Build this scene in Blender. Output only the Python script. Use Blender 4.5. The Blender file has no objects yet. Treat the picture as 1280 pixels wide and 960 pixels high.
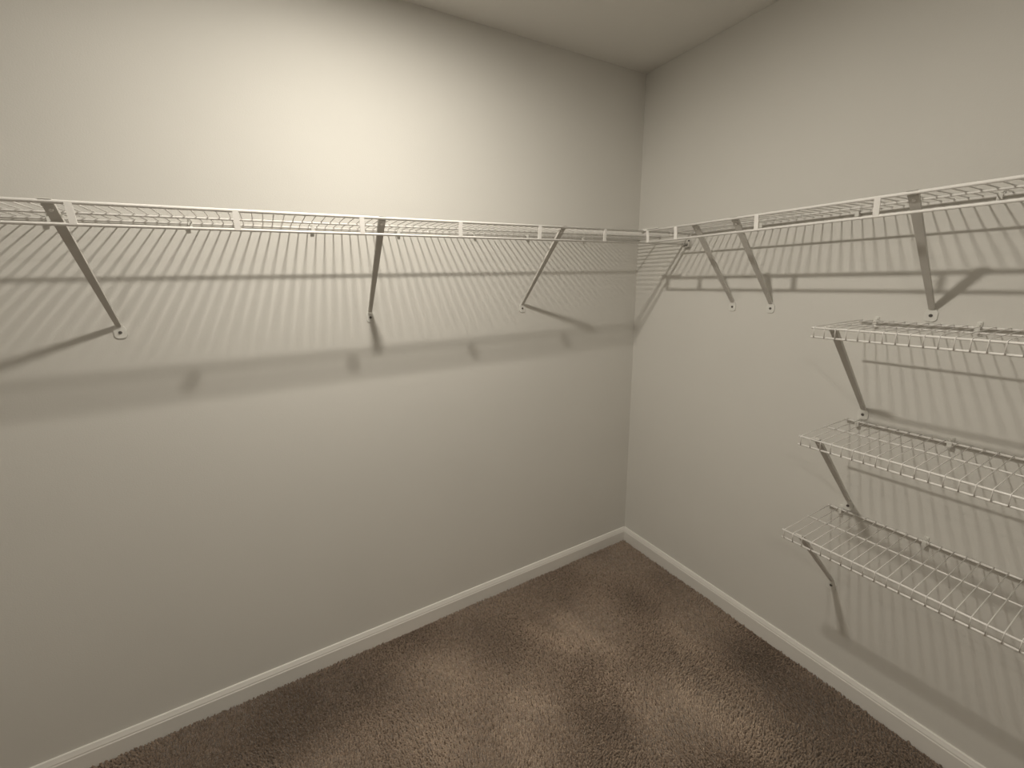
import bpy, bmesh, math, random
import numpy as np
from mathutils import Vector, Matrix
random.seed(4)
PI = math.pi
S = bpy.context.scene
C = S.collection

# ---------------------------------------------------------------- camera
cam_d = bpy.data.cameras.new('camera'); cam = bpy.data.objects.new('camera', cam_d); C.objects.link(cam)
cam.location = (-1.6804, -1.5897, 1.5133)
cam.rotation_euler = (1.3459, 0.0222, -0.5098)
cam_d.sensor_width = 36; cam_d.lens = 519.0 / 1280 * 36
cam_d.shift_x = 11.3 / 1280; cam_d.shift_y = -10.5 / 1280
cam_d.clip_start = 0.02
S.camera = cam

# ---------------------------------------------------------------- world, light, exposure
w = bpy.data.worlds.new('world'); S.world = w; w.use_nodes = True
w.node_tree.nodes['Background'].inputs[0].default_value = (0.9, 0.92, 1, 1)
w.node_tree.nodes['Background'].inputs[1].default_value = 0.02
LAMP_POS = (-1.39, -0.80, 2.44)      # the near downlight
LAMP2_POS = (-2.45, -2.42, 2.44)     # a second one deeper in the closet, behind the camera
LAMP_RADIUS = 0.042
LAMP_COLOR = (1.0, 0.935, 0.82)
LAMP_STRENGTH = 1130
LAMP2_STRENGTH = 430
S.view_settings.view_transform = 'Standard'
S.view_settings.look = 'None'
S.view_settings.gamma = 1
S.view_settings.use_curve_mapping = False
S.view_settings.exposure = 0.0

# ---------------------------------------------------------------- materials
def mat(name, col, rough=0.5, spec=0.5, metal=0.0, noise=None, bump=None, emit=None):
    """noise = (scale, amount) multiplies the colour; bump = (scale, strength, distance)"""
    m = bpy.data.materials.new(name); m.use_nodes = True
    n = m.node_tree.nodes; l = m.node_tree.links; b = n['Principled BSDF']
    b.inputs['Base Color'].default_value = (*col, 1); b.inputs['Roughness'].default_value = rough
    b.inputs['Specular IOR Level'].default_value = spec; b.inputs['Metallic'].default_value = metal
    tc = n.new('ShaderNodeTexCoord')
    if noise:
        t = n.new('ShaderNodeTexNoise'); t.inputs['Scale'].default_value = noise[0]; t.inputs['Detail'].default_value = 3
        r = n.new('ShaderNodeValToRGB')
        r.color_ramp.elements[0].position = 0.3; r.color_ramp.elements[1].position = 0.7
        r.color_ramp.elements[0].color = (*[c * (1 - noise[1]) for c in col], 1)
        r.color_ramp.elements[1].color = (*[min(1, c * (1 + noise[1])) for c in col], 1)
        l.new(tc.outputs['Object'], t.inputs['Vector']); l.new(t.outputs['Fac'], r.inputs['Fac']); l.new(r.outputs['Color'], b.inputs['Base Color'])
    if bump:
        t = n.new('ShaderNodeTexNoise'); t.inputs['Scale'].default_value = bump[0]; t.inputs['Detail'].default_value = 2
        u = n.new('ShaderNodeBump'); u.inputs['Strength'].default_value = bump[1]; u.inputs['Distance'].default_value = bump[2]
        l.new(tc.outputs['Object'], t.inputs['Vector']); l.new(t.outputs['Fac'], u.inputs['Height']); l.new(u.outputs['Normal'], b.inputs['Normal'])
    if emit:
        b.inputs['Emission Color'].default_value = (*emit[0], 1); b.inputs['Emission Strength'].default_value = emit[1]
    return m

WALL = (0.74, 0.725, 0.685)
M_wall = mat('wall_paint', WALL, 0.75, 0.25, noise=(2.2, 0.015), bump=(260, 0.25, 0.0012))
M_ceil = mat('ceiling_paint', (0.80, 0.785, 0.745), 0.9, 0.2, bump=(140, 0.35, 0.002))
M_trim = mat('trim_paint', (0.86, 0.84, 0.80), 0.35, 0.5, noise=(6, 0.01))
M_wire = mat('white_epoxy_coating', (0.88, 0.86, 0.83), 0.3, 0.5, noise=(9, 0.015))
M_steel = mat('white_painted_steel', (0.66, 0.64, 0.60), 0.38, 0.5, noise=(14, 0.03))
M_clip = mat('white_plastic', (0.78, 0.77, 0.73), 0.4, 0.5, noise=(20, 0.02))
M_screw = mat('screw_head_metal', (0.16, 0.15, 0.14), 0.4, 0.5, metal=0.6, noise=(60, 0.05))
M_knob = mat('brushed_nickel', (0.55, 0.53, 0.50), 0.3, 0.5, metal=1.0, noise=(40, 0.05))
M_lens = mat('lamp_diffuser', (0.9, 0.9, 0.88), 0.5, 0.2, emit=(LAMP_COLOR, LAMP_STRENGTH))
M_lens2 = mat('dimmer_lamp_diffuser', (0.9, 0.9, 0.88), 0.5, 0.2, emit=(LAMP_COLOR, LAMP2_STRENGTH))

def carpet_mat():
    m = bpy.data.materials.new('brown_carpet'); m.use_nodes = True
    n = m.node_tree.nodes; l = m.node_tree.links; b = n['Principled BSDF']
    b.inputs['Roughness'].default_value = 1.0; b.inputs['Specular IOR Level'].default_value = 0.05
    b.inputs['Sheen Weight'].default_value = 0.25; b.inputs['Sheen Roughness'].default_value = 0.6
    tc = n.new('ShaderNodeTexCoord')
    def noise(scale, detail, dist=0.0, sx=1.0, rot=0.0):
        mp = n.new('ShaderNodeMapping'); mp.inputs['Scale'].default_value = (sx, 1, 1); mp.inputs['Rotation'].default_value = (0, 0, rot)
        t = n.new('ShaderNodeTexNoise'); t.inputs['Scale'].default_value = scale; t.inputs['Detail'].default_value = detail
        t.inputs['Distortion'].default_value = dist
        l.new(tc.outputs['Object'], mp.inputs['Vector']); l.new(mp.outputs['Vector'], t.inputs['Vector']); return t.outputs['Fac']
    def ramp(fac, stops):
        r = n.new('ShaderNodeValToRGB'); e = r.color_ramp.elements
        e[0].position, e[0].color = stops[0][0], (*stops[0][1], 1); e[1].position, e[1].color = stops[-1][0], (*stops[-1][1], 1)
        for p, c in stops[1:-1]:
            q = e.new(p); q.color = (*c, 1)
        l.new(fac, r.inputs['Fac']); return r.outputs['Color']
    def mix(kind, fac, a, bb):
        x = n.new('ShaderNodeMix'); x.data_type = 'RGBA'; x.blend_type = kind; x.inputs[0].default_value = fac
        l.new(a, x.inputs[6]); l.new(bb, x.inputs[7]); return x.outputs[2]
    at = n.new('ShaderNodeAttribute'); at.attribute_name = 'brush_shade'
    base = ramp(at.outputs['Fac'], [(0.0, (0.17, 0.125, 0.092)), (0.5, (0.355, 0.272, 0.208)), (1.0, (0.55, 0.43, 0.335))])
    fine = ramp(noise(95, 3), [(0.3, (0.70, 0.68, 0.66)), (0.7, (1.25, 1.25, 1.25))])
    flecks = ramp(noise(380, 1), [(0.3, (0.72, 0.72, 0.72)), (0.7, (1.22, 1.22, 1.22))])
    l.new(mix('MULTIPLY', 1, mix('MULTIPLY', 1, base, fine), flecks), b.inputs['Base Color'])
    return m
M_carpet = carpet_mat()

# ---------------------------------------------------------------- helpers
def box(bm, a, b, bevel=0.0):
    a, b = Vector(a), Vector(b)
    r = bmesh.ops.create_cube(bm, size=1)
    bmesh.ops.scale(bm, vec=b - a, verts=r['verts']); bmesh.ops.translate(bm, vec=(a + b) / 2, verts=r['verts'])
    if bevel:
        es = list({e for v in r['verts'] for e in v.link_edges})
        bmesh.ops.bevel(bm, geom=es, offset=bevel, segments=2, affect='EDGES', profile=0.5)

def rod(bm, p, q, r, seg=10, caps=True, r2=None):
    p, q = Vector(p), Vector(q); d = q - p
    M = Matrix.Translation((p + q) / 2) @ d.to_track_quat('Z', 'Y').to_matrix().to_4x4()
    bmesh.ops.create_cone(bm, cap_ends=caps, segments=seg, radius1=r, radius2=r if r2 is None else r2, depth=d.length, matrix=M)

def path_tube(bm, pts, r, seg=6):
    """one bent wire through pts"""
    pts = [Vector(p) for p in pts]; rings = []
    side = None
    for i, p in enumerate(pts):
        t = ((pts[min(i + 1, len(pts) - 1)] - p).normalized() + (p - pts[max(i - 1, 0)]).normalized()).normalized()
        if side is None:
            side = t.orthogonal().normalized()
        side = (side - t * side.dot(t)).normalized(); up = t.cross(side)
        rings.append([bm.verts.new(p + (side * math.cos(a) + up * math.sin(a)) * r) for a in [2 * PI * k / seg for k in range(seg)]])
    for a, b in zip(rings, rings[1:]):
        for k in range(seg):
            bm.faces.new((a[k], a[(k + 1) % seg], b[(k + 1) % seg], b[k]))
    bm.faces.new(rings[0][::-1]); bm.faces.new(rings[-1])

def prism(bm, pts, vec):
    """planar outline extruded by vec"""
    v = [bm.verts.new(p) for p in pts]; f = bm.faces.new(v)
    r = bmesh.ops.extrude_face_region(bm, geom=[f])
    bmesh.ops.translate(bm, vec=vec, verts=[g for g in r['geom'] if isinstance(g, bmesh.types.BMVert)])

def to_mesh(name, bm, m, smooth=False):
    bmesh.ops.recalc_face_normals(bm, faces=bm.faces[:])
    me = bpy.data.meshes.new(name); bm.to_mesh(me); bm.free(); me.materials.append(m)
    if smooth:
        me.polygons.foreach_set('use_smooth', [len(p.vertices) < 5 for p in me.polygons])
    return me

def link(name, me, parent=None, loc=None, rotz=None, label=None):
    o = bpy.data.objects.new(name, me); C.objects.link(o)
    if parent: o.parent = parent
    if loc is not None: o.location = loc
    if rotz is not None: o.rotation_euler = (0, 0, rotz)
    if label: o['label'] = label
    return o

def part(name, fn, m, parent=None, loc=None, label=None, smooth=False):
    bm = bmesh.new(); fn(bm); return link(name, to_mesh(name, bm, m, smooth), parent, loc, None, label)

def thing(name, label, cat, loc=(0, 0, 0), rotz=0, group=None):
    o = bpy.data.objects.new(name, None); C.objects.link(o); o.location = loc; o.rotation_euler = (0, 0, rotz)
    o.empty_display_size = 0.05
    o['label'] = label; o['category'] = cat
    if group: o['group'] = group
    return o

def struct(name, fn, m, label=None):
    o = part(name, fn, m); o['kind'] = 'structure'
    if label: o['label'] = label
    return o

# ---------------------------------------------------------------- the room shell
H = 2.44; X0 = -3.40; Y0 = -3.30; T = 0.10
def floor_fn(bm): box(bm, (X0 - T, Y0 - T, -0.08), (T, T, -0.012))
floor = struct('floor', floor_fn, M_carpet, 'brown carpeted closet floor')
struct('ceiling', lambda bm: box(bm, (X0 - T, Y0 - T, H), (T, T, H + T)), M_ceil, 'plain pale ceiling')
struct('wall_left', lambda bm: box(bm, (X0 - T, 0, -0.08), (T, T, H)), M_wall, 'wall carrying the long shelf on the left')
struct('wall_right', lambda bm: box(bm, (0, Y0, -0.08), (T, 0, H)), M_wall, 'wall carrying the three short shelves')
struct('wall_side', lambda bm: box(bm, (X0 - T, Y0, -0.08), (X0, 0, H)), M_wall)
def wall_back(bm):
    box(bm, (X0 - T, Y0 - T, -0.08), (-2.30, Y0, H)); box(bm, (-1.54, Y0 - T, -0.08), (T, Y0, H)); box(bm, (-2.30, Y0 - T, 2.04), (-1.54, Y0, H))
struct('wall_back', wall_back, M_wall)

def board(bm, p, q, n):
    """baseboard run from p to q on the wall; n points into the room"""
    p, q, n = Vector(p), Vector(q), Vector(n)
    prof = [(0, -0.012), (0.0125, -0.012), (0.0135, 0.052), (0.0115, 0.0555), (0.0112, 0.060), (0.0075, 0.069), (0.0060, 0.0735), (0.0045, 0.0750), (0, 0.0750)]
    prism(bm, [p + n * a + Vector((0, 0, b)) for a, b in prof], q - p)
struct('baseboard_left', lambda bm: board(bm, (X0, 0, 0), (0, 0, 0), (0, -1, 0)), M_trim, 'white moulded baseboard under the left wall')
struct('baseboard_right', lambda bm: board(bm, (0, 0, 0), (0, Y0, 0), (-1, 0, 0)), M_trim, 'white moulded baseboard under the right wall')
struct('baseboard_side', lambda bm: board(bm, (X0, Y0, 0), (X0, 0, 0), (1, 0, 0)), M_trim)
def bb_back(bm): board(bm, (0, Y0, 0), (-1.48, Y0, 0), (0, 1, 0)); board(bm, (-2.36, Y0, 0), (X0, Y0, 0), (0, 1, 0))
struct('baseboard_back', bb_back, M_trim)
def casing(bm):
    box(bm, (-2.36, Y0, -0.012), (-2.30, Y0 + 0.016, 2.10), 0.003); box(bm, (-1.54, Y0, -0.012), (-1.48, Y0 + 0.016, 2.10), 0.003)
    box(bm, (-2.30, Y0, 2.04), (-1.54, Y0 + 0.016, 2.10), 0.003)
struct('trim_1', casing, M_trim)
door = struct('door_1', lambda bm: box(bm, (-2.30, Y0 - 0.06, -0.005), (-1.54, Y0 - 0.02, 2.04)), M_trim)
for (a, b, c, d) in ((-2.20, 0.20, -1.64, 0.95), (-2.20, 1.10, -1.64, 1.90)):
    part('door_panel', lambda bm: box(bm, (a, Y0 - 0.022, b), (c, Y0 - 0.012, d), 0.004), M_trim, door)
def knob(bm):
    rod(bm, (-1.61, Y0 - 0.02, 1.0), (-1.61, Y0 + 0.03, 1.0), 0.012, 16)
    bmesh.ops.create_uvsphere(bm, u_segments=20, v_segments=12, radius=0.028, matrix=Matrix.Translation((-1.61, Y0 + 0.05, 1.0)))
part('door_handle', knob, M_knob, door, smooth=True)

# brushed pile strokes, then dark patches with vignette shade painted in: x0, y0, x1, y1, width, lightness
STROKES_SHADE = [(-0.69, -0.29, -0.62, -0.54, 0.035, 0.8),
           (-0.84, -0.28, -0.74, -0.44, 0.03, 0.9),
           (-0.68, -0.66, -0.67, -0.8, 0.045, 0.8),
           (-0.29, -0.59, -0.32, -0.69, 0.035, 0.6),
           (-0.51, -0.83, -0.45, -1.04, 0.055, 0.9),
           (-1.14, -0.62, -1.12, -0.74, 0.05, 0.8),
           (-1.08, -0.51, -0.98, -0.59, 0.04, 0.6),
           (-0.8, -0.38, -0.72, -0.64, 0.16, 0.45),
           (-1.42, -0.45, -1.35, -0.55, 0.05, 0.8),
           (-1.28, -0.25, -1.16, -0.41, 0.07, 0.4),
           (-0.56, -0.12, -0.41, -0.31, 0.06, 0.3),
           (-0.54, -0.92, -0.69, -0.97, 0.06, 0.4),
           (-1.06, -0.12, -1.19, -0.15, 0.08, -0.6),  # dark from here on: brushed pile mixed with painted vignette darkening
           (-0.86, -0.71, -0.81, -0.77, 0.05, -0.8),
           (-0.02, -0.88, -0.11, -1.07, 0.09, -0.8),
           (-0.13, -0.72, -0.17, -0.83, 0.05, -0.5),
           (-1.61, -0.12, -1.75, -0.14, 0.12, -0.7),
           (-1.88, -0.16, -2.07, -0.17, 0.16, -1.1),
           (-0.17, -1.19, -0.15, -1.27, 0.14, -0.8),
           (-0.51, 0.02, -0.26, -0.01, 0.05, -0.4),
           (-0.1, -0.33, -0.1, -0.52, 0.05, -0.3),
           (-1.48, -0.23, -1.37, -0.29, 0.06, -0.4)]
# carpet pile: many small leaning tufts, one mesh
def carpet():
    rng = np.random.default_rng(3); sp = 0.0072
    xs = np.arange(X0 + 0.012, -0.012, sp); ys = np.arange(Y0 + 0.004, -0.012, sp)
    gx, gy = np.meshgrid(xs, ys); x = gx.ravel() + rng.uniform(-.003, .003, gx.size); y = gy.ravel() + rng.uniform(-.003, .003, gx.size)
    n = x.size
    def field(seed, k):
        r = np.random.default_rng(seed); o = np.zeros(n)
        for _ in range(14):
            a = r.uniform(0, 2 * PI); f = r.uniform(.4, 1) * k; o += np.sin((x * np.cos(a) + y * np.sin(a)) * f + r.uniform(0, 6.28))
        return o / 3.7
    lx = field(1, 16) * .0045 + rng.normal(0, .002, n); ly = field(2, 16) * .0045 + rng.normal(0, .002, n)
    h = 0.0 + rng.uniform(-.003, .0015, n) + field(5, 24) * .0011 - 0.001
    ang = rng.uniform(0, 2 * PI, n); rad = rng.uniform(.0050, .0066, n)
    V = np.zeros((n, 7, 3))
    for k in range(3):
        a = ang + k * 2 * PI / 3
        V[:, k] = np.stack([x + rad * np.cos(a), y + rad * np.sin(a), np.full(n, -.0135)], 1)
        V[:, 3 + k] = np.stack([x + lx * .6 + rad * .62 * np.cos(a + .5), y + ly * .6 + rad * .62 * np.sin(a + .5), h - .0035], 1)
    V[:, 6] = np.stack([x + lx, y + ly, h], 1)
    tri = []
    for k in range(3):
        j = (k + 1) % 3; tri += [(k, j, 3 + j), (k, 3 + j, 3 + k), (3 + k, 3 + j, 6)]
    F = (np.array(tri)[None] + (np.arange(n) * 7)[:, None, None]).reshape(-1)
    me = bpy.data.meshes.new('carpet_pile'); me.vertices.add(n * 7); me.vertices.foreach_set('co', V.ravel())
    nt = F.size // 3; me.loops.add(F.size); me.loops.foreach_set('vertex_index', F.astype(np.int32)); me.polygons.add(nt)
    me.polygons.foreach_set('loop_start', np.arange(0, F.size, 3, dtype=np.int32))
    me.update(calc_edges=True)
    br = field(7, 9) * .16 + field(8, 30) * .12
    for x0, y0, x1, y1, wd, k in STROKES_SHADE:
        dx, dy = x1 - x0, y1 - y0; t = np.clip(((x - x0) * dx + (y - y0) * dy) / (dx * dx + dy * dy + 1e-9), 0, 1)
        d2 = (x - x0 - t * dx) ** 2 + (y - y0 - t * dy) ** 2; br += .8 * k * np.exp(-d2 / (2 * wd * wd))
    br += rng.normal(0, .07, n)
    at = me.attributes.new('brush_shade', 'FLOAT', 'POINT'); at.data.foreach_set('value', np.repeat(np.clip(.5 + .42 * br, 0, 1), 7).astype(np.float32))
    me.materials.append(M_carpet)
    o = link('carpet_pile', me, floor, label='plush brown carpet pile with brushed light and dark patches, vignette shade painted in'); o['kind'] = 'stuff'
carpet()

# ---------------------------------------------------------------- ceiling downlight (the room's one lamp)
lamp = thing('ceiling_light', 'small round white downlight set in the ceiling near the shelves', 'ceiling light', LAMP_POS)
lamp2 = thing('ceiling_light', 'small round white downlight set in the ceiling farther back near the door', 'ceiling light', LAMP2_POS)
def trim_ring(bm):
    N = 40; prof = [(LAMP_RADIUS, 0), (LAMP_RADIUS, -0.004), (LAMP_RADIUS + 0.012, -0.010), (LAMP_RADIUS + 0.032, -0.005), (LAMP_RADIUS + 0.034, 0)]
    rings = [[bm.verts.new((r * math.cos(2 * PI * k / N), r * math.sin(2 * PI * k / N), z)) for k in range(N)] for r, z in prof]
    for a, b in zip(rings, rings[1:]):
        for k in range(N): bm.faces.new((a[k], a[(k + 1) % N], b[(k + 1) % N], b[k]))
part('trim_ring', trim_ring, M_clip, lamp); part('trim_ring', trim_ring, M_clip, lamp2)
def diffuser(bm):
    N = 32; R = LAMP_RADIUS - 0.001; rings = []
    for k in range(7):
        a = PI / 2 * k / 6.5
        rings.append([bm.verts.new((R * math.cos(a) * math.cos(2 * PI * j / N), R * math.cos(a) * math.sin(2 * PI * j / N), -0.006 - 0.005 * math.sin(a))) for j in range(N)])
    for a, b in zip(rings, rings[1:]):
        for j in range(N): bm.faces.new((a[j], a[(j + 1) % N], b[(j + 1) % N], b[j]))
    bm.faces.new(rings[-1]); bm.faces.new(rings[0][::-1])
part('diffuser', diffuser, M_lens, lamp); part('diffuser', diffuser, M_lens2, lamp2)

# ---------------------------------------------------------------- wire shelves
# A shelf is built in its own frame: origin at the wall, u = along the wall (+X), depth = -Y, z = 0 at the deck.
R_RAIL, R_LOW, R_REAR, R_WIRE = 0.0044, 0.0038, 0.0034, 0.00165

def clip_mesh():
    bm = bmesh.new()
    box(bm, (-0.0055, -0.004, -0.010), (0.0055, 0.0, 0.016), 0.001)
    box(bm, (-0.0055, -0.016, -0.0005), (0.0055, -0.002, 0.0035), 0.001)
    box(bm, (-0.0055, -0.017, -0.012), (0.0055, -0.0135, 0.003), 0.001)
    rod(bm, (0, -0.0035, 0.010), (0, -0.0075, 0.010), 0.0035, 10)
    return to_mesh('wall_clip', bm, M_clip)
ME_CLIP = clip_mesh()

def long_shelf(t, x0, x1, depth, lip, wire_x, tab_x, clip_x):
    zr = -0.004
    part('front_rail', lambda bm: rod(bm, (x0, -depth, zr), (x1, -depth, zr), R_RAIL, 12), M_wire, t, smooth=True)
    part('lower_rail', lambda bm: rod(bm, (x0, -depth + 0.004, zr - lip), (x1, -depth + 0.004, zr - lip), R_LOW, 12), M_wire, t, smooth=True)
    part('rear_rod', lambda bm: rod(bm, (x0, -0.010, zr - 0.001), (x1, -0.010, zr - 0.001), R_REAR, 10), M_wire, t, smooth=True)
    part('middle_rod', lambda bm: rod(bm, (x0, -0.140, zr - 0.001), (x1, -0.140, zr - 0.001), R_REAR * 0.9, 10), M_wire, t, smooth=True)
    bm = bmesh.new(); path_tube(bm, [(0, -0.006, 0.0), (0, -depth + 0.006, 0.0), (0, -depth + 0.001, -0.004)], R_WIRE, 6)
    me = to_mesh('deck_wire', bm, M_wire, True)
    for x in wire_x: link('deck_wire', me, t, (x, 0, 0))
    bm = bmesh.new()
    prism(bm, [(-0.0065, -depth - 0.0045, zr + 0.001), (-0.0065, -depth + 0.0005, zr - lip - 0.001), (0.0065, -depth + 0.0005, zr - lip - 0.001), (0.0065, -depth - 0.0045, zr + 0.001)], (0, 0.0030, 0.0004))
    mt = to_mesh('connector_strip', bm, M_wire)
    for x in tab_x: link('connector_strip', mt, t, (x, 0, 0))
    for x in clip_x: link('wall_clip', ME_CLIP, t, (x, 0, zr))

def short_shelf(t, x0, x1, depth, lip, wire_x, clip_x):
    zr = -0.0042
    part('front_rail', lambda bm: rod(bm, (x0, -depth, zr), (x1, -depth, zr), 0.0030, 10), M_wire, t, smooth=True)
    part('lower_rail', lambda bm: rod(bm, (x0 - 0.001, -depth + 0.003, zr - lip), (x1, -depth + 0.003, zr - lip), 0.0029, 10), M_wire, t, smooth=True)
    part('rear_rod', lambda bm: rod(bm, (x0 + 0.002, -0.010, zr), (x1, -0.010, zr), 0.0034, 10), M_wire, t, smooth=True)
    part('middle_rod', lambda bm: rod(bm, (x0 + 0.002, -0.150, zr), (x1, -0.150, zr), 0.0026, 10), M_wire, t, smooth=True)
    bm = bmesh.new()
    path_tube(bm, [(0, -0.006, 0.0), (0, -depth + 0.003, 0.0), (0, -depth - 0.0025, -0.0012), (0, -depth - 0.0042, -0.005), (0, -depth - 0.001, zr - lip - 0.001)], 0.00118, 6)
    me = to_mesh('deck_wire', bm, M_wire, True)
    for x in wire_x: link('deck_wire', me, t, (x, 0, 0))
    for x in clip_x: link('wall_clip', ME_CLIP, t, (x, 0, zr))

ZT = 1.7025; LIP = 0.0450; D1 = 0.301; D2 = 0.287
# left wall shelf: runs the whole wall up to the right wall
t = thing('long_wire_shelf', 'long white wire shelf running the full width of the left wall', 'wire shelf', (0, 0, ZT))
n = int((-0.012 - (X0 + 0.01)) / 0.0262)
long_shelf(t, X0 + 0.003, -0.003, D1, LIP, [-0.012 - 0.0262 * k for k in range(n + 1)],
           [-0.500 - 0.3057 * k for k in range(9)], [-0.372, -0.675, -0.925, -1.232, -1.519, -1.851, -2.150, -2.450, -2.76, -3.06])
# right wall shelf: butts against the front rail of the first one; rotated so that its +X runs along -Y and its depth along -X
t = thing('long_wire_shelf', 'high white wire shelf along the right wall, above the three short shelves', 'wire shelf', (0, 0, ZT), -PI / 2)
ys = D1 + 0.012; ye = -Y0 - 0.003
n = int((ye - ys - 0.02) / 0.0262)
long_shelf(t, ys, ye, D2, LIP, [ys + 0.010 + 0.0262 * k for k in range(n + 1)], [ys + 0.009] + [0.458 + 0.3057 * k for k in range(9)],
           [0.62, 0.92, 1.22, 1.43, 1.75, 2.05, 2.36, 2.66, 2.97])
def corner_fittings():
    # end bracket that carries the left shelf's front rails on the right wall
    t = thing('end_bracket', 'small white cup bracket on the right wall holding the long shelf end', 'bracket', (0, -D1, ZT))
    def f(bm):
        box(bm, (-0.003, -0.013, -0.064), (0, 0.013, -0.030), 0.001)
        box(bm, (-0.020, -0.012, -0.060), (-0.002, -0.008, -0.038), 0.001); box(bm, (-0.020, 0.012, -0.060), (-0.002, 0.016, -0.038), 0.001)
        box(bm, (-0.020, -0.012, -0.062), (-0.002, 0.016, -0.0585), 0.001)
    part('cup', f, M_steel, t)
    part('screw', lambda bm: rod(bm, (-0.003, 0, -0.034), (-0.006, 0, -0.034), 0.004, 10), M_screw, t, label='dark screw head')
    t = thing('corner_clip', 'small white clip joining the two long shelves at the corner', 'clip', (-D2, -D1, ZT))
    def g(bm):
        box(bm, (-0.006, -0.075, 0.0005), (0.006, -0.016, 0.0045), 0.001)
        box(bm, (-0.006, -0.018, -0.004), (0.006, 0.006, 0.0055), 0.001)
        box(bm, (-0.006, 0.0045, -0.012), (0.006, 0.0075, 0.005), 0.001)
    part('hook', g, M_clip, t)
corner_fittings()

# ---------------------------------------------------------------- diagonal braces
def brace_parts(depth, drop, w_top, w_bot, lean=0.0):
    """origin at the wall at deck height; strut from the front rail down to the wall foot at -drop"""
    parts = {}
    bm = bmesh.new()
    p = Vector((0, -depth + 0.006, -0.004)); q = Vector((lean, -0.006, -drop)); d = (q - p).normalized(); nrm = Vector((1, 0, 0)).cross(d).normalized()
    if nrm.z < 0: nrm = -nrm                                   # nrm points up and out from the wall
    th = 0.0016
    def strip(o0, o1, s0, s1, e0, e1):
        v = []
        for (c, w, e) in ((p, w_top, e0), (q, w_bot, e1)):
            for s, k in ((s0, 0), (s1, 0), (s1, 1), (s0, 1)):
                v.append(bm.verts.new(c + Vector((s * w / 2, 0, 0)) + nrm * (o0 if k == 0 else o1)))
        for f in ((0, 1, 2, 3), (7, 6, 5, 4), (0, 4, 5, 1), (1, 5, 6, 2), (2, 6, 7, 3), (3, 7, 4, 0)): bm.faces.new([v[i] for i in f])
    strip(0, -th, -1, 1, 0, 0)                                # web
    strip(0, 0.0065, -1, -0.86, 0, 0); strip(0, 0.0065, 0.86, 1, 0, 0)   # two upturned flanges
    parts['strut'] = to_mesh('strut', bm, M_steel)
    bm = bmesh.new()                                          # hook over the front rail
    y = -depth; hw = w_top / 2
    prism(bm, [(-hw, y + 0.0095, -0.012), (-hw, y + 0.0078, 0.0005), (-hw, y + 0.001, 0.0022), (-hw, y - 0.0045, 0.0005), (-hw, y - 0.0040, -0.0004), (-hw, y + 0.001, 0.0010), (-hw, y + 0.0064, -0.0003), (-hw, y + 0.008, -0.012)], (w_top, 0, 0))
    parts['hook'] = to_mesh('hook', bm, M_steel)
    bm = bmesh.new()
    bmesh.ops.create_cone(bm, cap_ends=True, segments=12, radius1=0.0038, radius2=0.0038, depth=0.0016,
        matrix=Matrix.Translation(p + d * 0.020 - nrm * (th + 0.0006)) @ nrm.to_track_quat('Z', 'Y').to_matrix().to_4x4())
    parts['rivet'] = to_mesh('rivet', bm, M_wire)
    bm = bmesh.new()                                          # foot plate with rounded lower corners
    a = 0.0145; pts = []
    for cx, s in ((-a + 0.010, 180), (a - 0.010, 270)):
        for k in range(6):
            an = math.radians(s + k * 18); pts.append((lean + cx + 0.010 * math.cos(an), -0.0005, -drop - 0.026 + 0.010 * math.sin(an)))
    pts += [(lean + a, -0.0005, -drop - 0.010), (lean + w_bot / 2, -0.0005, -drop + 0.006), (lean - w_bot / 2, -0.0005, -drop + 0.006), (lean - a, -0.0005, -drop - 0.010)]
    prism(bm, pts, (0, -0.0028, 0))
    parts['foot_plate'] = to_mesh('foot_plate', bm, M_clip)
    bm = bmesh.new(); rod(bm, (lean, -0.0033, -drop - 0.019), (lean, -0.0058, -drop - 0.019), 0.0046, 14, r2=0.0036)
    parts['screw'] = to_mesh('screw', bm, M_screw)
    return parts

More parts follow.
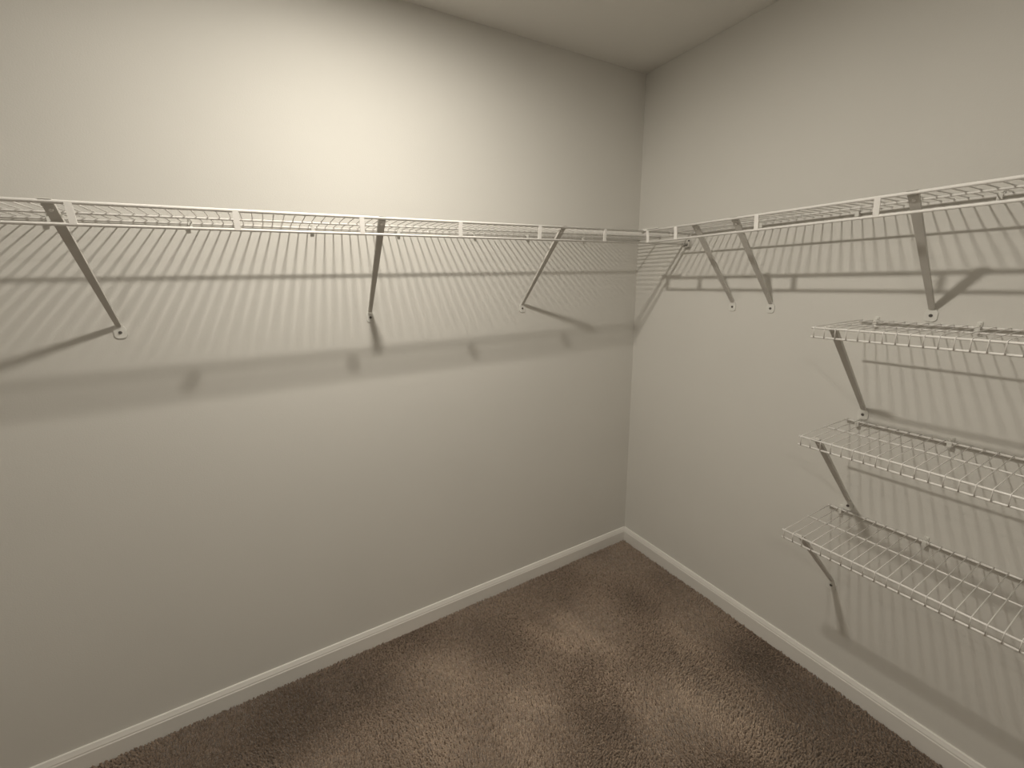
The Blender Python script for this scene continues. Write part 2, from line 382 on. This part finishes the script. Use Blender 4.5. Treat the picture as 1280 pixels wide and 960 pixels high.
def place_brace(parts, loc, rotz, label, group):
    t = thing('shelf_brace', label, 'bracket', loc, rotz, group)
    f = None
    for k in ('strut', 'hook', 'rivet', 'foot_plate'):
        o = link(k, parts[k], t)
        if k == 'foot_plate': f = o
    link('screw', parts['screw'], f, label='dark screw head')
    return t

bl = brace_parts(D1, 0.292, 0.021, 0.0125); br = brace_parts(D2, 0.297, 0.021, 0.0125); bs = brace_parts(0.303, 0.292, 0.0185, 0.0125, 0.0)
G = 'diagonal braces under the long shelf on the left wall'
place_brace(bl, (-0.697, 0, ZT), 0, 'steel diagonal brace on the left wall, the one nearest the corner', G)
place_brace(bl, (-1.357, 0, ZT), 0, 'steel diagonal brace in the middle of the left wall', G)
place_brace(bl, (-2.064, 0, ZT), 0, 'steel diagonal brace farthest from the corner on the left wall', G)
G = 'diagonal braces under the long shelf on the right wall'
place_brace(br, (0, -0.532, ZT), -PI / 2, 'steel diagonal brace on the right wall, the one nearest the corner', G)
place_brace(br, (0, -0.684, ZT), -PI / 2, 'steel diagonal brace on the right wall, middle one of three under the high shelf', G)
place_brace(br, (0, -1.134, ZT), -PI / 2, 'steel diagonal brace on the right wall directly above the topmost short shelf', G)

# ---------------------------------------------------------------- three short shelves on the right wall
names = ['topmost of the three short white wire shelves on the right wall', 'middle one of the three short white wire shelves on the right wall', 'lowest of the three short white wire shelves on the right wall']
bn = ['steel diagonal brace under the topmost short shelf', 'steel diagonal brace under the middle short shelf', 'steel diagonal brace under the lowest short shelf']
for i, (z, y0, c) in enumerate(((1.364, 0.970, (1.012, 1.234, 1.52, 1.80)), (1.031, 0.977, (1.012, 1.232, 1.52, 1.80)), (0.704, 0.968, (1.007, 1.227, 1.52, 1.80)))):
    t = thing('short_wire_shelf', names[i], 'wire shelf', (0, 0, z), -PI / 2, 'short wire shelves stacked on the right wall')
    ye = 1.95; n = int((ye - y0 - 0.02) / 0.0262)
    short_shelf(t, y0, ye, 0.305, 0.027, [y0 + 0.008 + 0.0262 * k for k in range(n + 1)], c)
    place_brace(bs, (0, -(y0 + 0.049 if i == 0 else (1.023 if i == 1 else 1.016)), z), -PI / 2, bn[i], 'diagonal braces under the short shelves')
